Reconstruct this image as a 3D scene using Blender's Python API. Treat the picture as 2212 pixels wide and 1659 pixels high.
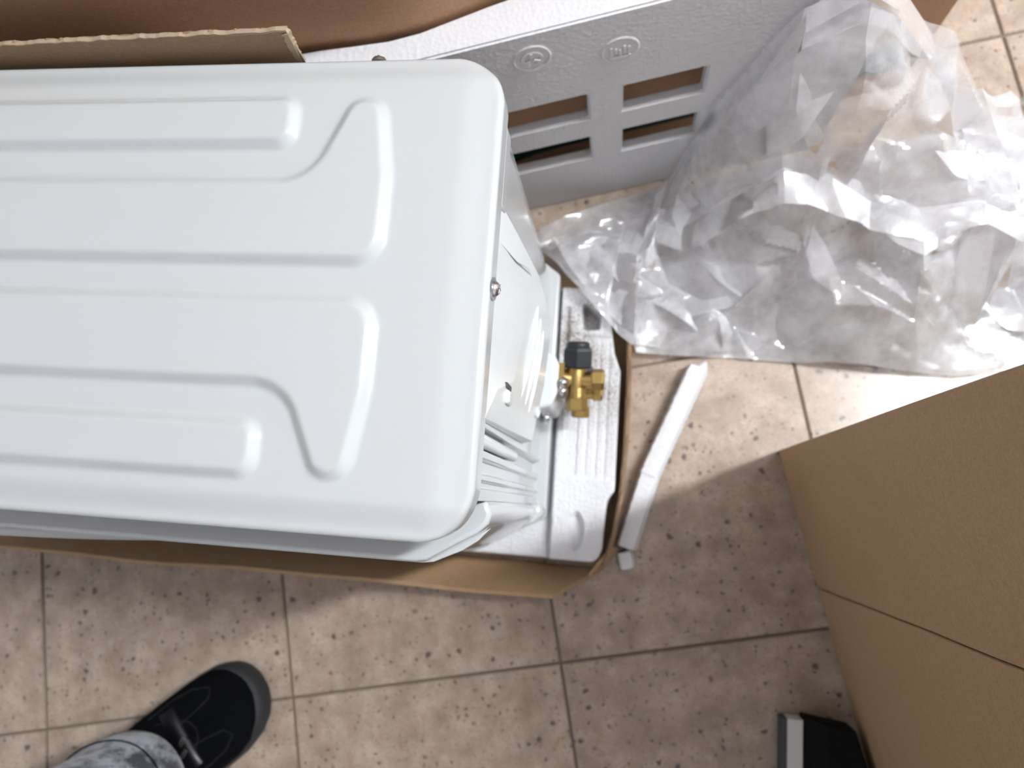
import bpy, bmesh, math, random
import numpy as np
from mathutils import Vector, Matrix, noise as mnoise
from mathutils.geometry import delaunay_2d_cdt

for o in list(bpy.data.objects):
    bpy.data.objects.remove(o)
scene = bpy.context.scene
COL = scene.collection
random.seed(7)
R = math.radians

# ---------------------------------------------------------------- camera
HC = 0.8894                       # camera height above the floor
cam_d = bpy.data.cameras.new('camera')
cam = bpy.data.objects.new('camera', cam_d); COL.objects.link(cam)
rot = Matrix(((0.98757343, -0.04398276, 0.15087821),
              (0.06827375, 0.98478400, -0.15980982),
              (-0.14155357, 0.16812495, 0.97554938)))
cam.matrix_world = Matrix.Translation((0, 0, HC)) @ rot.to_4x4()
cam_d.sensor_fit = 'HORIZONTAL'; cam_d.sensor_width = 36.0
cam_d.lens = 1558.31 / 2212 * 36
cam_d.clip_start = 0.01
cam_d.dof.use_dof = True
cam_d.dof.focus_distance = 0.45
cam_d.dof.aperture_fstop = 6.0
scene.camera = cam

# ---------------------------------------------------------------- world, lamps, exposure
world = bpy.data.worlds.new('room_light'); scene.world = world
world.use_nodes = True
world.node_tree.nodes['Background'].inputs[0].default_value = (0.90, 0.95, 1.0, 1)
world.node_tree.nodes['Background'].inputs[1].default_value = 0.10


def area_light(name, loc, target, sx, sy, power, color, roll=None):
    d = bpy.data.lights.new(name, 'AREA'); d.shape = 'RECTANGLE'
    d.size = sx; d.size_y = sy; d.energy = power; d.color = color
    o = bpy.data.objects.new(name, d); COL.objects.link(o)
    o.location = loc
    if roll is None:
        o.rotation_euler = (Vector(target) - Vector(loc)).to_track_quat('-Z', 'Y').to_euler()
    else:
        o.rotation_euler = roll
    return o


AZ = R(24.5)
# a ceiling tube off to the right and one small lamp nearly overhead
KD = 2.15
area_light('ceiling_tube', (KD * math.cos(AZ), KD * math.sin(AZ), 2.62), None,
           1.7, 0.18, 98, (0.955, 0.98, 1.0), roll=(0, 0, AZ))
# added upward fill beside the tube, bounced off the ceiling to lift the ambient
area_light('ceiling_bounce_fill', (KD * math.cos(AZ), KD * math.sin(AZ), 2.60), None,
           1.7, 0.18, 26, (0.955, 0.98, 1.0), roll=(math.pi, 0, AZ))
area_light('ceiling_lamp', (0.66, 0.63, 2.68), (0.66, 0.63, 0), 0.22, 0.12, 3, (1.0, 0.98, 0.95))

vs = scene.view_settings
vs.view_transform = 'Standard'; vs.look = 'None'; vs.gamma = 1.0
vs.use_curve_mapping = False
vs.exposure = 0.40
try:
    scene.cycles.transparent_max_bounces = 24
    scene.cycles.max_bounces = 10
except Exception:
    pass


# ---------------------------------------------------------------- material helpers
class NT:
    def __init__(self, name):
        self.m = bpy.data.materials.new(name); self.m.use_nodes = True
        self.t = self.m.node_tree
        self.t.nodes.clear()
        self.out = self.t.nodes.new('ShaderNodeOutputMaterial')

    def n(self, typ, ins=None, **props):
        nd = self.t.nodes.new(typ)
        for k, v in props.items():
            setattr(nd, k, v)
        for k, v in (ins or {}).items():
            s = nd.inputs[k]
            if isinstance(v, bpy.types.NodeSocket):
                self.t.links.new(v, s)
            else:
                s.default_value = v
        return nd

    def mix(self, fac, a, b, mode='MIX'):
        nd = self.t.nodes.new('ShaderNodeMix'); nd.data_type = 'RGBA'; nd.blend_type = mode
        for i, v in ((0, fac), (6, a), (7, b)):
            if isinstance(v, bpy.types.NodeSocket):
                self.t.links.new(v, nd.inputs[i])
            else:
                nd.inputs[i].default_value = v if i == 0 else (*v, 1) if len(v) == 3 else v
        return nd.outputs[2]

    def ramp(self, fac, stops):
        nd = self.n('ShaderNodeValToRGB', {0: fac})
        el = nd.color_ramp.elements
        while len(el) < len(stops):
            el.new(0.5)
        for e, (p, c) in zip(el, stops):
            e.position = p
            e.color = (c, c, c, 1) if isinstance(c, (int, float)) else (*c, 1)
        return nd.outputs[0]

    def math(self, op, a, b=0.0):
        nd = self.t.nodes.new('ShaderNodeMath'); nd.operation = op
        for i, v in enumerate((a, b)):
            if isinstance(v, bpy.types.NodeSocket):
                self.t.links.new(v, nd.inputs[i])
            else:
                nd.inputs[i].default_value = v
        return nd.outputs[0]

    def noise(self, vec, scale, detail=3, rough=0.5):
        return self.n('ShaderNodeTexNoise', {'Vector': vec, 'Scale': scale, 'Detail': detail, 'Roughness': rough}).outputs[0]

    def bump(self, h, strength, dist=0.002):
        return self.n('ShaderNodeBump', {'Height': h, 'Strength': strength, 'Distance': dist}).outputs[0]

    def pbsdf(self, **k):
        ins = {}
        for a, b in k.items():
            a = a.replace('_', ' ')
            if isinstance(b, tuple) and len(b) == 3 and 'Color' in a:
                b = (*b, 1)
            ins[a] = b
        nd = self.n('ShaderNodeBsdfPrincipled', ins)
        self.t.links.new(nd.outputs[0], self.out.inputs[0])
        return nd

    def obj(self):
        return self.n('ShaderNodeTexCoord').outputs['Object']


def plain(name, col, rough=0.5, metal=0.0, bump=None, **k):
    n = NT(name)
    kw = dict(Base_Color=col, Roughness=rough, Metallic=metal)
    kw.update(k)
    c = n.obj()
    v = n.noise(c, 60, 4)
    kw['Base_Color'] = n.mix(n.math('MULTIPLY', v, 0.25), col, tuple(x * 0.8 for x in col))
    if bump:
        kw['Normal'] = n.bump(n.noise(c, bump[0], 3), bump[1], 0.001)
    n.pbsdf(**kw)
    return n.m


def mat_paint():
    n = NT('white_enamel')
    c = n.obj()
    specks = n.n('ShaderNodeTexVoronoi', {'Vector': c, 'Scale': 60.0})
    sel = n.math('GREATER_THAN', n.n('ShaderNodeSeparateColor', {0: specks.outputs['Color']}).outputs[0], 0.955)
    dot = n.math('LESS_THAN', specks.outputs['Distance'], 0.035)
    base = n.mix(n.math('MULTIPLY', sel, dot), (0.530, 0.555, 0.570), (0.26, 0.26, 0.26))
    fine = n.noise(c, 900, 2)
    n.pbsdf(Base_Color=base, Roughness=0.17, Coat_Weight=0.5, Coat_Roughness=0.05,
            Normal=n.bump(fine, 0.03, 0.0005))
    return n.m


def mat_foam(name, dirt=0.0):
    n = NT(name)
    c = n.obj()
    v = n.n('ShaderNodeTexVoronoi', {'Vector': c, 'Scale': 230.0})
    big = n.noise(c, 30, 4)
    col = n.mix(n.math('MULTIPLY', big, 0.10), (0.70, 0.705, 0.735), (0.58, 0.58, 0.61))
    if dirt:
        d1 = n.noise(c, 14, 5, 0.65)
        d2 = n.noise(c, 420, 2, 0.6)
        zone = n.ramp(d1, [(0.46, 0.0), (0.66, 1.0)])
        grain = n.ramp(d2, [(0.40, 0.25), (0.60, 1.0)])
        sep = n.n('ShaderNodeSeparateXYZ', {0: c})
        band = n.n('ShaderNodeMapRange', {'Value': sep.outputs[1], 'From Min': 0.085, 'From Max': 0.15}).outputs[0]
        rightside = n.n('ShaderNodeMapRange', {'Value': sep.outputs[0], 'From Min': -0.085, 'From Max': -0.07}).outputs[0]
        area = n.math('MULTIPLY', n.math('MULTIPLY', band, rightside), n.math('ADD', n.math('MULTIPLY', zone, 0.75), 0.35))
        fac = n.math('MINIMUM', n.math('MULTIPLY', n.math('ADD', n.math('MULTIPLY', zone, 0.25), area), n.math('MULTIPLY', grain, dirt)), 1.0)
        col = n.mix(fac, col, (0.23, 0.19, 0.16))
    n.pbsdf(Base_Color=col, Roughness=0.75, Normal=n.bump(v.outputs['Distance'], 0.35, 0.0016),
            Subsurface_Weight=0.15, Subsurface_Radius=(0.01, 0.01, 0.01), Subsurface_Scale=0.3)
    return n.m


def mat_card(name, col=(0.33, 0.21, 0.125), print_band=None, stains=0.25):
    n = NT(name)
    c = n.obj()
    st = n.n('ShaderNodeMapping', {'Vector': c, 'Scale': (3, 3, 40)})
    fib = n.noise(st.outputs[0], 26, 4, 0.6)
    fine = n.noise(c, 500, 3, 0.7)
    pat = n.noise(c, 9, 4, 0.6)
    k = n.mix(n.ramp(fib, [(0.3, 0.0), (0.7, 1.0)]), tuple(x * 0.92 for x in col), tuple(min(1, x * 1.08) for x in col))
    k = n.mix(n.ramp(fine, [(0.38, 0.55), (0.60, 0.0)]), k, tuple(x * 0.7 for x in col))
    k = n.mix(n.math('MULTIPLY', n.ramp(pat, [(0.52, 0.0), (0.72, 1.0)]), stains), k, tuple(x * 0.6 for x in col))
    if print_band:
        sep = n.n('ShaderNodeSeparateXYZ', {0: c})
        lo = n.math('GREATER_THAN', sep.outputs[2], print_band[0])
        hi = n.math('LESS_THAN', sep.outputs[2], print_band[1])
        k = n.mix(n.math('MULTIPLY', lo, hi), k, (0.005, 0.06, 0.055))
    n.pbsdf(Base_Color=k, Roughness=0.72, Normal=n.bump(fine, 0.12, 0.0008))
    return n.m


def mat_tile():
    n = NT('terrazzo_tile')
    tc = n.obj()
    rnd = n.n('ShaderNodeObjectInfo').outputs['Random']
    off = n.n('ShaderNodeCombineXYZ', {0: n.math('MULTIPLY', rnd, 37.0), 1: n.math('MULTIPLY', rnd, 71.0), 2: 0.0})
    c = n.n('ShaderNodeVectorMath', {0: tc, 1: off.outputs[0]}, operation='ADD').outputs[0]
    warp = n.n('ShaderNodeTexNoise', {'Vector': c, 'Scale': 90.0, 'Detail': 2.0})
    cw = n.n('ShaderNodeVectorMath', {0: warp.outputs['Color'], 1: (0.009, 0.009, 0.0)}, operation='MULTIPLY').outputs[0]
    c2 = n.n('ShaderNodeVectorMath', {0: c, 1: cw}, operation='ADD').outputs[0]
    mott = n.noise(c, 26, 4, 0.6)
    base = n.mix(n.ramp(mott, [(0.32, 0.0), (0.68, 1.0)]), (0.315, 0.240, 0.186), (0.50, 0.402, 0.326))
    blot = n.n('ShaderNodeTexVoronoi', {'Vector': c2, 'Scale': 75.0})
    bc = n.n('ShaderNodeSeparateColor', {0: blot.outputs['Color']})
    chipl = n.math('MULTIPLY', n.math('GREATER_THAN', bc.outputs[1], 0.72), n.ramp(blot.outputs['Distance'], [(0.25, 0.22), (0.5, 0.0)]))
    base = n.mix(chipl, base, (0.56, 0.47, 0.41))
    chipo = n.math('MULTIPLY', n.math('LESS_THAN', bc.outputs[1], 0.22), n.ramp(blot.outputs['Distance'], [(0.25, 0.35), (0.5, 0.0)]))
    base = n.mix(chipo, base, (0.40, 0.25, 0.17))

    def specks(scale, keep, r0, r1, dark, vec=None):
        v = n.n('ShaderNodeTexVoronoi', {'Vector': c2, 'Scale': scale})
        s = n.n('ShaderNodeSeparateColor', {0: v.outputs['Color']})
        k = n.math('GREATER_THAN', s.outputs[0], keep)
        return n.math('MULTIPLY', n.math('MULTIPLY', k, n.ramp(v.outputs['Distance'], [(r0, 1.0), (r1, 0.0)])), dark)
    base = n.mix(specks(58.0, 0.70, 0.13, 0.25, 0.85), base, (0.062, 0.058, 0.062))
    base = n.mix(specks(105.0, 0.62, 0.13, 0.29, 0.75), base, (0.085, 0.075, 0.075))
    base = n.mix(specks(190.0, 0.70, 0.15, 0.35, 0.45), base, (0.11, 0.09, 0.085))
    gr = n.noise(c, 320, 3, 0.6)
    base = n.mix(n.ramp(gr, [(0.40, 0.22), (0.58, 0.0)]), base, (0.20, 0.15, 0.115))
    n.pbsdf(Base_Color=base, Roughness=0.26, Specular_IOR_Level=0.45)
    return n.m


def mat_plastic():
    n = NT('clear_polythene')
    c = n.obj()
    hz = n.noise(c, 22, 4, 0.6)
    dif = n.n('ShaderNodeBsdfDiffuse', {'Color': (0.91, 0.92, 0.96, 1)})
    trl = n.n('ShaderNodeBsdfTranslucent', {'Color': (0.91, 0.92, 0.96, 1)})
    body = n.n('ShaderNodeMixShader', {0: 0.45, 1: dif.outputs[0], 2: trl.outputs[0]})
    tr = n.n('ShaderNodeBsdfTransparent', {'Color': (0.97, 0.97, 0.98, 1)})
    film = n.n('ShaderNodeMixShader', {0: n.ramp(hz, [(0.38, 0.36), (0.62, 0.66)]), 1: tr.outputs[0], 2: body.outputs[0]})
    gl = n.n('ShaderNodeBsdfGlossy', {'Color': (1, 1, 1, 1), 'Roughness': 0.20})
    fr = n.n('ShaderNodeFresnel', {'IOR': 1.52})
    fin = n.n('ShaderNodeMixShader', {0: n.math('MINIMUM', n.math('MULTIPLY', fr.outputs[0], 1.9), 0.65), 1: film.outputs[0], 2: gl.outputs[0]})
    n.t.links.new(fin.outputs[0], n.out.inputs[0])
    return n.m


def mat_denim():
    n = NT('acid_washed_denim')
    c = n.obj()
    a = n.noise(c, 28, 5, 0.7)
    b = n.noise(c, 75, 4, 0.7)
    s = n.math('ADD', n.math('MULTIPLY', a, 0.6), n.math('MULTIPLY', b, 0.4))
    col = n.mix(n.ramp(s, [(0.42, 0.0), (0.56, 1.0)]), (0.045, 0.05, 0.065), (0.36, 0.38, 0.43))
    w = n.noise(c, 700, 2)
    n.pbsdf(Base_Color=col, Roughness=0.9, Normal=n.bump(w, 0.3, 0.001), Sheen_Weight=0.2)
    return n.m


M = {}
M['paint'] = mat_paint()
M['foam'] = mat_foam('white_polystyrene')
M['foam_dirty'] = mat_foam('grimy_polystyrene', 1.0)
M['card'] = mat_card('brown_cardboard', (0.44, 0.285, 0.155))
M['card_dark'] = mat_card('carton_board', (0.56, 0.335, 0.20), print_band=(0.041, 0.100), stains=0.1)
M['card_shaded'] = mat_card('shaded_cardboard', (0.29, 0.185, 0.105))  # darker copy of the cardboard: shade beside the unit put into the colour
M['card_torn'] = plain('torn_paper_edge', (0.40, 0.31, 0.22), 0.85, bump=(300, 0.5))
M['tile'] = mat_tile()
M['wall'] = plain('grey_plaster', (0.82, 0.83, 0.86), 0.9, bump=(120, 0.2))
M['ceiling'] = plain('white_ceiling_plaster', (0.90, 0.91, 0.92), 0.9, bump=(120, 0.2))
M['grout'] = plain('grout', (0.185, 0.150, 0.118), 0.9, bump=(400, 0.4))
M['plastic'] = mat_plastic()
M['denim'] = mat_denim()
M['steel'] = plain('zinc_steel', (0.62, 0.62, 0.64), 0.28, 1.0)
M['brass'] = plain('brass', (0.50, 0.35, 0.13), 0.34, 1.0, bump=(350, 0.15))
M['black_cap'] = plain('black_plastic', (0.018, 0.021, 0.026), 0.42)
M['suede'] = plain('black_suede', (0.003, 0.0033, 0.0045), 0.95, bump=(900, 0.3), Specular_IOR_Level=0.05)
M['shoe_sole'] = plain('charcoal_rubber', (0.016, 0.0175, 0.020), 0.7)
M['seam'] = plain('black_thread', (0.006, 0.0065, 0.008), 0.9)
M['patent'] = plain('black_patent_strip', (0.004, 0.004, 0.006), 0.30, Specular_IOR_Level=0.25)
M['skin'] = plain('skin', (0.55, 0.36, 0.27), 0.6)
M['black_case'] = plain('black_vinyl', (0.004, 0.004, 0.0045), 0.6, Specular_IOR_Level=0.12)
M['grey_edge'] = plain('dark_grey_plastic', (0.060, 0.066, 0.070), 0.6)
M['white_stripe'] = plain('white_plastic_stripe', (0.70, 0.70, 0.70), 0.6)
M['plast_white'] = plain('white_abs', (0.70, 0.735, 0.755), 0.22)


# ---------------------------------------------------------------- object helpers
def link(name, me, mat=None, parent=None, smooth=None):
    o = bpy.data.objects.new(name, me); COL.objects.link(o)
    if mat is not None and not me.materials:
        me.materials.append(mat)
    if smooth is not None:
        for p in me.polygons:
            p.use_smooth = True
        if smooth < 180:
            try:
                me.set_sharp_from_angle(angle=R(smooth))
            except Exception:
                pass
    if parent is not None:
        o.parent = parent
    return o


def tag(o, label, cat, group=None, kind=None):
    if label:
        o['label'] = label
    if cat:
        o['category'] = cat
    if group:
        o['group'] = group
    if kind:
        o['kind'] = kind
    return o


def empty(name, label, cat, loc=(0, 0, 0)):
    o = bpy.data.objects.new(name, None); COL.objects.link(o)
    o.location = loc
    o.empty_display_size = 0.05
    return tag(o, label, cat)


def rel(o):
    """keep a part's world coordinates although its parent stands elsewhere"""
    bpy.context.view_layer.update()
    o.matrix_parent_inverse = o.parent.matrix_world.inverted()
    return o


def from_py(name, V, F, mat, parent=None, smooth=None):
    me = bpy.data.meshes.new(name)
    me.from_pydata([tuple(map(float, v)) for v in V], [], F); me.update()
    bm = bmesh.new(); bm.from_mesh(me)
    bmesh.ops.recalc_face_normals(bm, faces=bm.faces)
    bm.to_mesh(me); bm.free()
    o = link(name, me, mat, parent, smooth)
    if parent is not None:
        rel(o)
    return o


def from_bm(name, bm, mat, parent=None, smooth=None):
    bmesh.ops.recalc_face_normals(bm, faces=bm.faces)
    me = bpy.data.meshes.new(name); bm.to_mesh(me); bm.free()
    o = link(name, me, mat, parent, smooth)
    if parent is not None:
        rel(o)
    return o


def bevel(o, w, seg=2, ang=30):
    m = o.modifiers.new('bevel', 'BEVEL'); m.width = w; m.segments = seg
    m.limit_method = 'ANGLE'; m.angle_limit = R(ang)
    return o


def bm_box(bm, x0, x1, y0, y1, z0, z1, mat=None):
    vs_ = [bm.verts.new((x, y, z)) for z in (z0, z1) for y in (y0, y1) for x in (x0, x1)]
    for q in ((0, 2, 3, 1), (4, 5, 7, 6), (0, 1, 5, 4), (2, 6, 7, 3), (0, 4, 6, 2), (1, 3, 7, 5)):
        bm.faces.new([vs_[i] for i in q])
    if mat is not None:
        bmesh.ops.transform(bm, matrix=mat, verts=vs_)
    return vs_


def box(name, x0, x1, y0, y1, z0, z1, mat, parent=None, bev=0.0, mtx=None, seg=2):
    bm = bmesh.new(); bm_box(bm, x0, x1, y0, y1, z0, z1, mtx)
    o = from_bm(name, bm, mat, parent)
    if bev:
        bevel(o, bev, seg)
        for p in o.data.polygons:
            p.use_smooth = True
        try:
            o.data.set_sharp_from_angle(angle=R(40))
        except Exception:
            pass
    return o


def prism(name, poly, z0, z1, mat, parent=None, bev=0.0, smooth=None, seg=3):
    n = len(poly)
    V = [(x, y, z0) for x, y in poly] + [(x, y, z1) for x, y in poly]
    F = [list(range(n))[::-1], list(range(n, 2 * n))]
    F += [[i, (i + 1) % n, n + (i + 1) % n, n + i] for i in range(n)]
    o = from_py(name, V, F, mat, parent, smooth)
    if bev:
        bevel(o, bev, seg, 50)
    return o


def lathe(bm, prof, axis_m, seg=24, hexa=False):
    """prof: list of (radius, height) along local +Z"""
    rings = []
    for r, h in prof:
        ring = [bm.verts.new(axis_m @ Vector((r * math.cos(2 * math.pi * k / seg), r * math.sin(2 * math.pi * k / seg), h))) for k in range(seg)]
        rings.append(ring)
    for a, b in zip(rings, rings[1:]):
        for k in range(seg):
            bm.faces.new((a[k], a[(k + 1) % seg], b[(k + 1) % seg], b[k]))
    bm.faces.new(rings[0][::-1]); bm.faces.new(rings[-1])


def along(p, d, up=(0, 0, 1)):
    d = Vector(d).normalized()
    return Matrix.Translation(p) @ d.to_track_quat('Z', 'Y').to_matrix().to_4x4()


# ----- polygons and height fields
def round_poly(pts, radii, seg=8):
    out = []
    n = len(pts)
    for i in range(n):
        p0, p, p1 = (np.array(pts[j % n], float) for j in (i - 1, i, i + 1))
        r = radii[i] if isinstance(radii, (list, tuple)) else radii
        a, b = p0 - p, p1 - p
        la, lb = np.linalg.norm(a), np.linalg.norm(b)
        a /= la; b /= lb
        ang = math.acos(max(-1, min(1, a @ b)))
        if r <= 0 or ang > math.pi - 0.03:
            out.append(tuple(p)); continue
        d = min(r / math.tan(ang / 2), 0.48 * la, 0.48 * lb)
        for k in range(seg + 1):
            t = k / seg
            q = (1 - t) ** 2 * (p + a * d) + 2 * t * (1 - t) * (p + (a + b) * d * 0.12) + t * t * (p + b * d)
            out.append(tuple(q))
    return out


def poly_dist(P, poly):
    """signed distance (inside negative) and nearest boundary point"""
    poly = np.array(poly, float)
    best = np.full(len(P), 1e9); near = np.zeros_like(P); inside = np.zeros(len(P), bool)
    n = len(poly)
    for i in range(n):
        a, b = poly[i], poly[(i + 1) % n]
        ab = b - a
        L = ab @ ab
        if L < 1e-16:
            continue
        t = np.clip(((P - a) @ ab) / L, 0, 1)
        q = a + t[:, None] * ab
        d = np.hypot(*(P - q).T)
        k = d < best
        best[k] = d[k]; near[k] = q[k]
        c = (a[1] > P[:, 1]) != (b[1] > P[:, 1])
        with np.errstate(divide='ignore', invalid='ignore'):
            xx = (b[0] - a[0]) * (P[:, 1] - a[1]) / (b[1] - a[1]) + a[0]
        inside ^= c & (P[:, 0] < xx)
    return np.where(inside, -best, best), near


def sstep(a, b, x):
    t = np.clip((x - a) / (b - a), 0, 1)
    return t * t * (3 - 2 * t)


def plate(name, outline, xs, ys, z_top, r, drop, hfun, mat, parent=None, smooth=60, close=True):
    """a pressed or moulded plate: top relief, rounded rim, side skirt of height `drop`"""
    X, Y = np.meshgrid(xs, ys)
    P = np.stack([X.ravel(), Y.ravel()], 1)
    s, near = poly_dist(P, outline)
    arc = r * math.pi / 2
    h = hfun(P[:, 0], P[:, 1], s)
    out = P.copy(); z = z_top + h
    k = s > -r
    th = np.clip((s[k] + r) / r, 0, math.pi / 2)
    extra = np.maximum(0, s[k] + r - arc)
    inw = r * (1 - np.sin(th))
    dirv = near[k] - P[k]
    ln = np.maximum(np.hypot(*dirv.T), 1e-9)[:, None]
    dirv = dirv / ln * np.where(s[k] < 0, 1, -1)[:, None]      # outward
    out[k] = near[k] - dirv * inw[:, None]
    z[k] = z_top + h[k] - r * (1 - np.cos(th)) - extra
    z = np.maximum(z, z_top - drop)
    keep = (s < drop + arc - r + 0.004)
    nx, ny = len(xs), len(ys)
    idx = np.arange(nx * ny).reshape(ny, nx)
    q = np.stack([idx[:-1, :-1], idx[:-1, 1:], idx[1:, 1:], idx[1:, :-1]], -1).reshape(-1, 4)
    q = q[keep[q].all(1)]
    used = np.unique(q)
    mp = -np.ones(nx * ny, int); mp[used] = np.arange(len(used))
    V = np.column_stack([out, z])[used]
    Q = mp[q]
    # drop degenerate skirt quads
    a = V[Q]
    area = np.linalg.norm(np.cross(a[:, 2] - a[:, 0], a[:, 3] - a[:, 1]), axis=1)
    Q = Q[area > 1e-11]
    me = bpy.data.meshes.new(name)
    me.vertices.add(len(V)); me.vertices.foreach_set('co', V.ravel())
    me.loops.add(Q.size); me.loops.foreach_set('vertex_index', Q.ravel().astype(np.int32))
    me.polygons.add(len(Q)); me.polygons.foreach_set('loop_start', np.arange(0, Q.size, 4, dtype=np.int32))
    me.update(calc_edges=True); me.validate()
    o = link(name, me, mat, parent, smooth)
    if parent is not None:
        rel(o)
    return o


# ================================================================ FLOOR
TILE = 0.33333; TA = R(12.55)
ca, sa = math.cos(TA), math.sin(TA)


def grid_to_world(i, j):
    gx, gy = -0.7621 + i * TILE, -0.16657 + j * TILE
    return gx * ca - gy * sa, gx * sa + gy * ca


RX0, RX1, RY0, RY1, RZ = -2.0, 4.0, -1.7, 2.6, 2.72
floor = box('floor', RX0, RX1, RY0, RY1, -0.03, -0.0025, M['grout'])
floor['kind'] = 'structure'; floor['label'] = 'pinkish beige speckled terrazzo floor of square tiles with dark grout'
bm = bmesh.new(); g = TILE / 2 - 0.0017
bm_box(bm, -g, g, -g, g, -0.009, 0.0)
bmesh.ops.bevel(bm, geom=[e for e in bm.edges if all(v.co.z > -0.001 for v in e.verts)], offset=0.0011, segments=2, affect='EDGES')
tile_me = bpy.data.meshes.new('tile'); bm.to_mesh(tile_me); bm.free(); tile_me.materials.append(M['tile'])
for i in range(-9, 17):
    for j in range(-12, 12):
        x, y = grid_to_world(i + 0.5, j + 0.5)
        if not (RX0 + 0.2 < x < RX1 - 0.2 and RY0 + 0.2 < y < RY1 - 0.2):
            continue
        t = bpy.data.objects.new('tile', tile_me); COL.objects.link(t)
        t.location = (x, y, random.uniform(-0.0004, 0.0)); t.rotation_euler = (0, 0, TA + random.choice((0, 1, 2, 3)) * math.pi / 2)
        t.parent = floor

for nm, b in (('wall_left', (RX0 - 0.1, RX0, RY0, RY1, 0, RZ)), ('wall_right', (RX1, RX1 + 0.1, RY0, RY1, 0, RZ)),
              ('wall_front', (RX0, RX1, RY0 - 0.1, RY0, 0, RZ)), ('wall_back', (RX0, RX1, RY1, RY1 + 0.1, 0, RZ)),
              ('ceiling', (RX0, RX1, RY0, RY1, RZ, RZ + 0.1))):
    w = box(nm, *b, M['ceiling'] if nm == 'ceiling' else M['wall'])
    w['kind'] = 'structure'

# ================================================================ AIR CONDITIONER
ac = empty('air_conditioner_unit', 'white enamelled outdoor air conditioner unit standing in a foam base', 'air conditioner', (-0.45, 0.13, 0.043))
LX0, LX1, LY0, LY1 = -0.832, -0.0858, -0.0292, 0.2965
LXC = (LX0 + LX1) / 2
ZL = 0.4585
lid_out = round_poly([(LX0, LY0), (LX1, LY0), (LX1, LY1), (LX0, LY1)], 0.034, 14)
YC = 0.1333


def my(pts):
    return [(x, 2 * YC - y) for x, y in pts][::-1]


XL = -0.70
bar_s = round_poly([(XL, 0.0049), (-0.2283, 0.0049), (-0.2283, 0.0386), (XL, 0.0386)], [0, 0.010, 0.010, 0], 6)
ell_s = round_poly([(XL, 0.0645), (-0.2130, 0.0645), (-0.1875, 0.0075), (-0.1668, 0.0075), (-0.1585, 0.062), (-0.1588, 0.1205), (XL, 0.1205)],
                   [0, 0.030, 0.011, 0.013, 0.06, 0.017, 0], 10)
shapes = [bar_s, ell_s, my(bar_s), my(ell_s)]


def lid_h(x, y, s):
    xm = LXC + np.abs(x - LXC)
    P = np.stack([xm, y], 1)
    h = np.zeros(len(x))
    for sh in shapes:
        d, _ = poly_dist(P, sh)
        h += 0.0056 * sstep(0.0046, -0.0046, d)
    # pressed border: front and rear edges fall away, the ends only slightly
    dy = np.minimum(y - LY0, LY1 - y)
    dx = np.minimum(x - LX0, LX1 - x)
    h -= 0.0062 * sstep(0.024, 0.004, dy)
    h -= 0.0030 * sstep(0.030, 0.002, dx)
    return h


xs = np.concatenate([np.linspace(LX0 - 0.03, -0.50, 46)[:-1], np.linspace(-0.50, LX1 + 0.03, 300)])
ys = np.linspace(LY0 - 0.03, LY1 + 0.03, 280)
plate('top_panel', lid_out, xs, ys, ZL, 0.0045, 0.0235, lid_h, M['paint'], ac, smooth=180)


def screw(name, pos, d, r=0.0055, parent=ac, washer=True):
    bm = bmesh.new()
    m = along(pos, d)
    if washer:
        lathe(bm, [(r * 1.45, 0), (r * 1.45, r * 0.22)], m, 24)
    lathe(bm, [(r, r * 0.2), (r * 0.98, r * 0.4), (r * 0.8, r * 0.68), (r * 0.45, r * 0.85), (r * 0.12, r * 0.9)], m, 20)
    # cross slot
    for a in (0, math.pi / 2):
        bm_box(bm, -r * 0.6, r * 0.6, -r * 0.09, r * 0.09, r * 0.80, r * 0.93, m @ Matrix.Rotation(a, 4, 'Z'))
    o = from_bm(name, bm, M['steel'], parent, 40)
    o['label'] = 'steel cross-head screw'
    return o


screw('screw', (LX1 + 0.0003, 0.1345, 0.4455), (1, 0, 0.05), 0.0052)
screw('screw', (-0.179, LY1 + 0.0003, 0.4445), (0, 1, 0.05), 0.0056, washer=False)

# side panel: folded sheet seen in plan, ribbed near the front corner
sp = [(-0.17, 0.2815), (-0.118, 0.2815), (-0.105, 0.279), (-0.095, 0.271), (-0.0895, 0.260), (-0.0885, 0.248),
      (-0.0885, 0.0465), (-0.0955, 0.0445), (-0.0955, 0.0335), (-0.0885, 0.0315),
      (-0.0885, 0.0265), (-0.0925, 0.0250), (-0.0925, 0.0170), (-0.0885, 0.0155),
      (-0.0885, 0.0120), (-0.0912, 0.0108), (-0.0912, 0.0072), (-0.0885, 0.0060), (-0.0885, -0.0015)]
spi = [(x - 0.0014, y - (0.0014 if i < 5 else 0)) for i, (x, y) in enumerate(sp)]
side = prism('side_panel', sp + spi[::-1], 0.062, 0.447, M['paint'], ac, 0.0006, 40)
# pressed handle hollow with a raised arched lip behind the valve cover
def tube(name, pts, r, mat, parent, seg=10, smooth=60, closed=False):
    pts = [Vector(p) for p in pts]
    V = []; F = []
    for i, p in enumerate(pts):
        a = pts[max(i - 1, 0)]; b = pts[min(i + 1, len(pts) - 1)]
        q = (b - a).to_track_quat('Z', 'Y').to_matrix()
        rr = r[i] if isinstance(r, (list, tuple)) else r
        for k in range(seg):
            V.append(p + q @ Vector((rr * math.cos(2 * math.pi * k / seg), rr * math.sin(2 * math.pi * k / seg), 0)))
    for i in range(len(pts) - 1):
        for k in range(seg):
            F.append([i * seg + k, i * seg + (k + 1) % seg, (i + 1) * seg + (k + 1) % seg, (i + 1) * seg + k])
    F.append(list(range(seg))[::-1]); F.append([(len(pts) - 1) * seg + k for k in range(seg)])
    return from_py(name, V, F, mat, parent, smooth)


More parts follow.
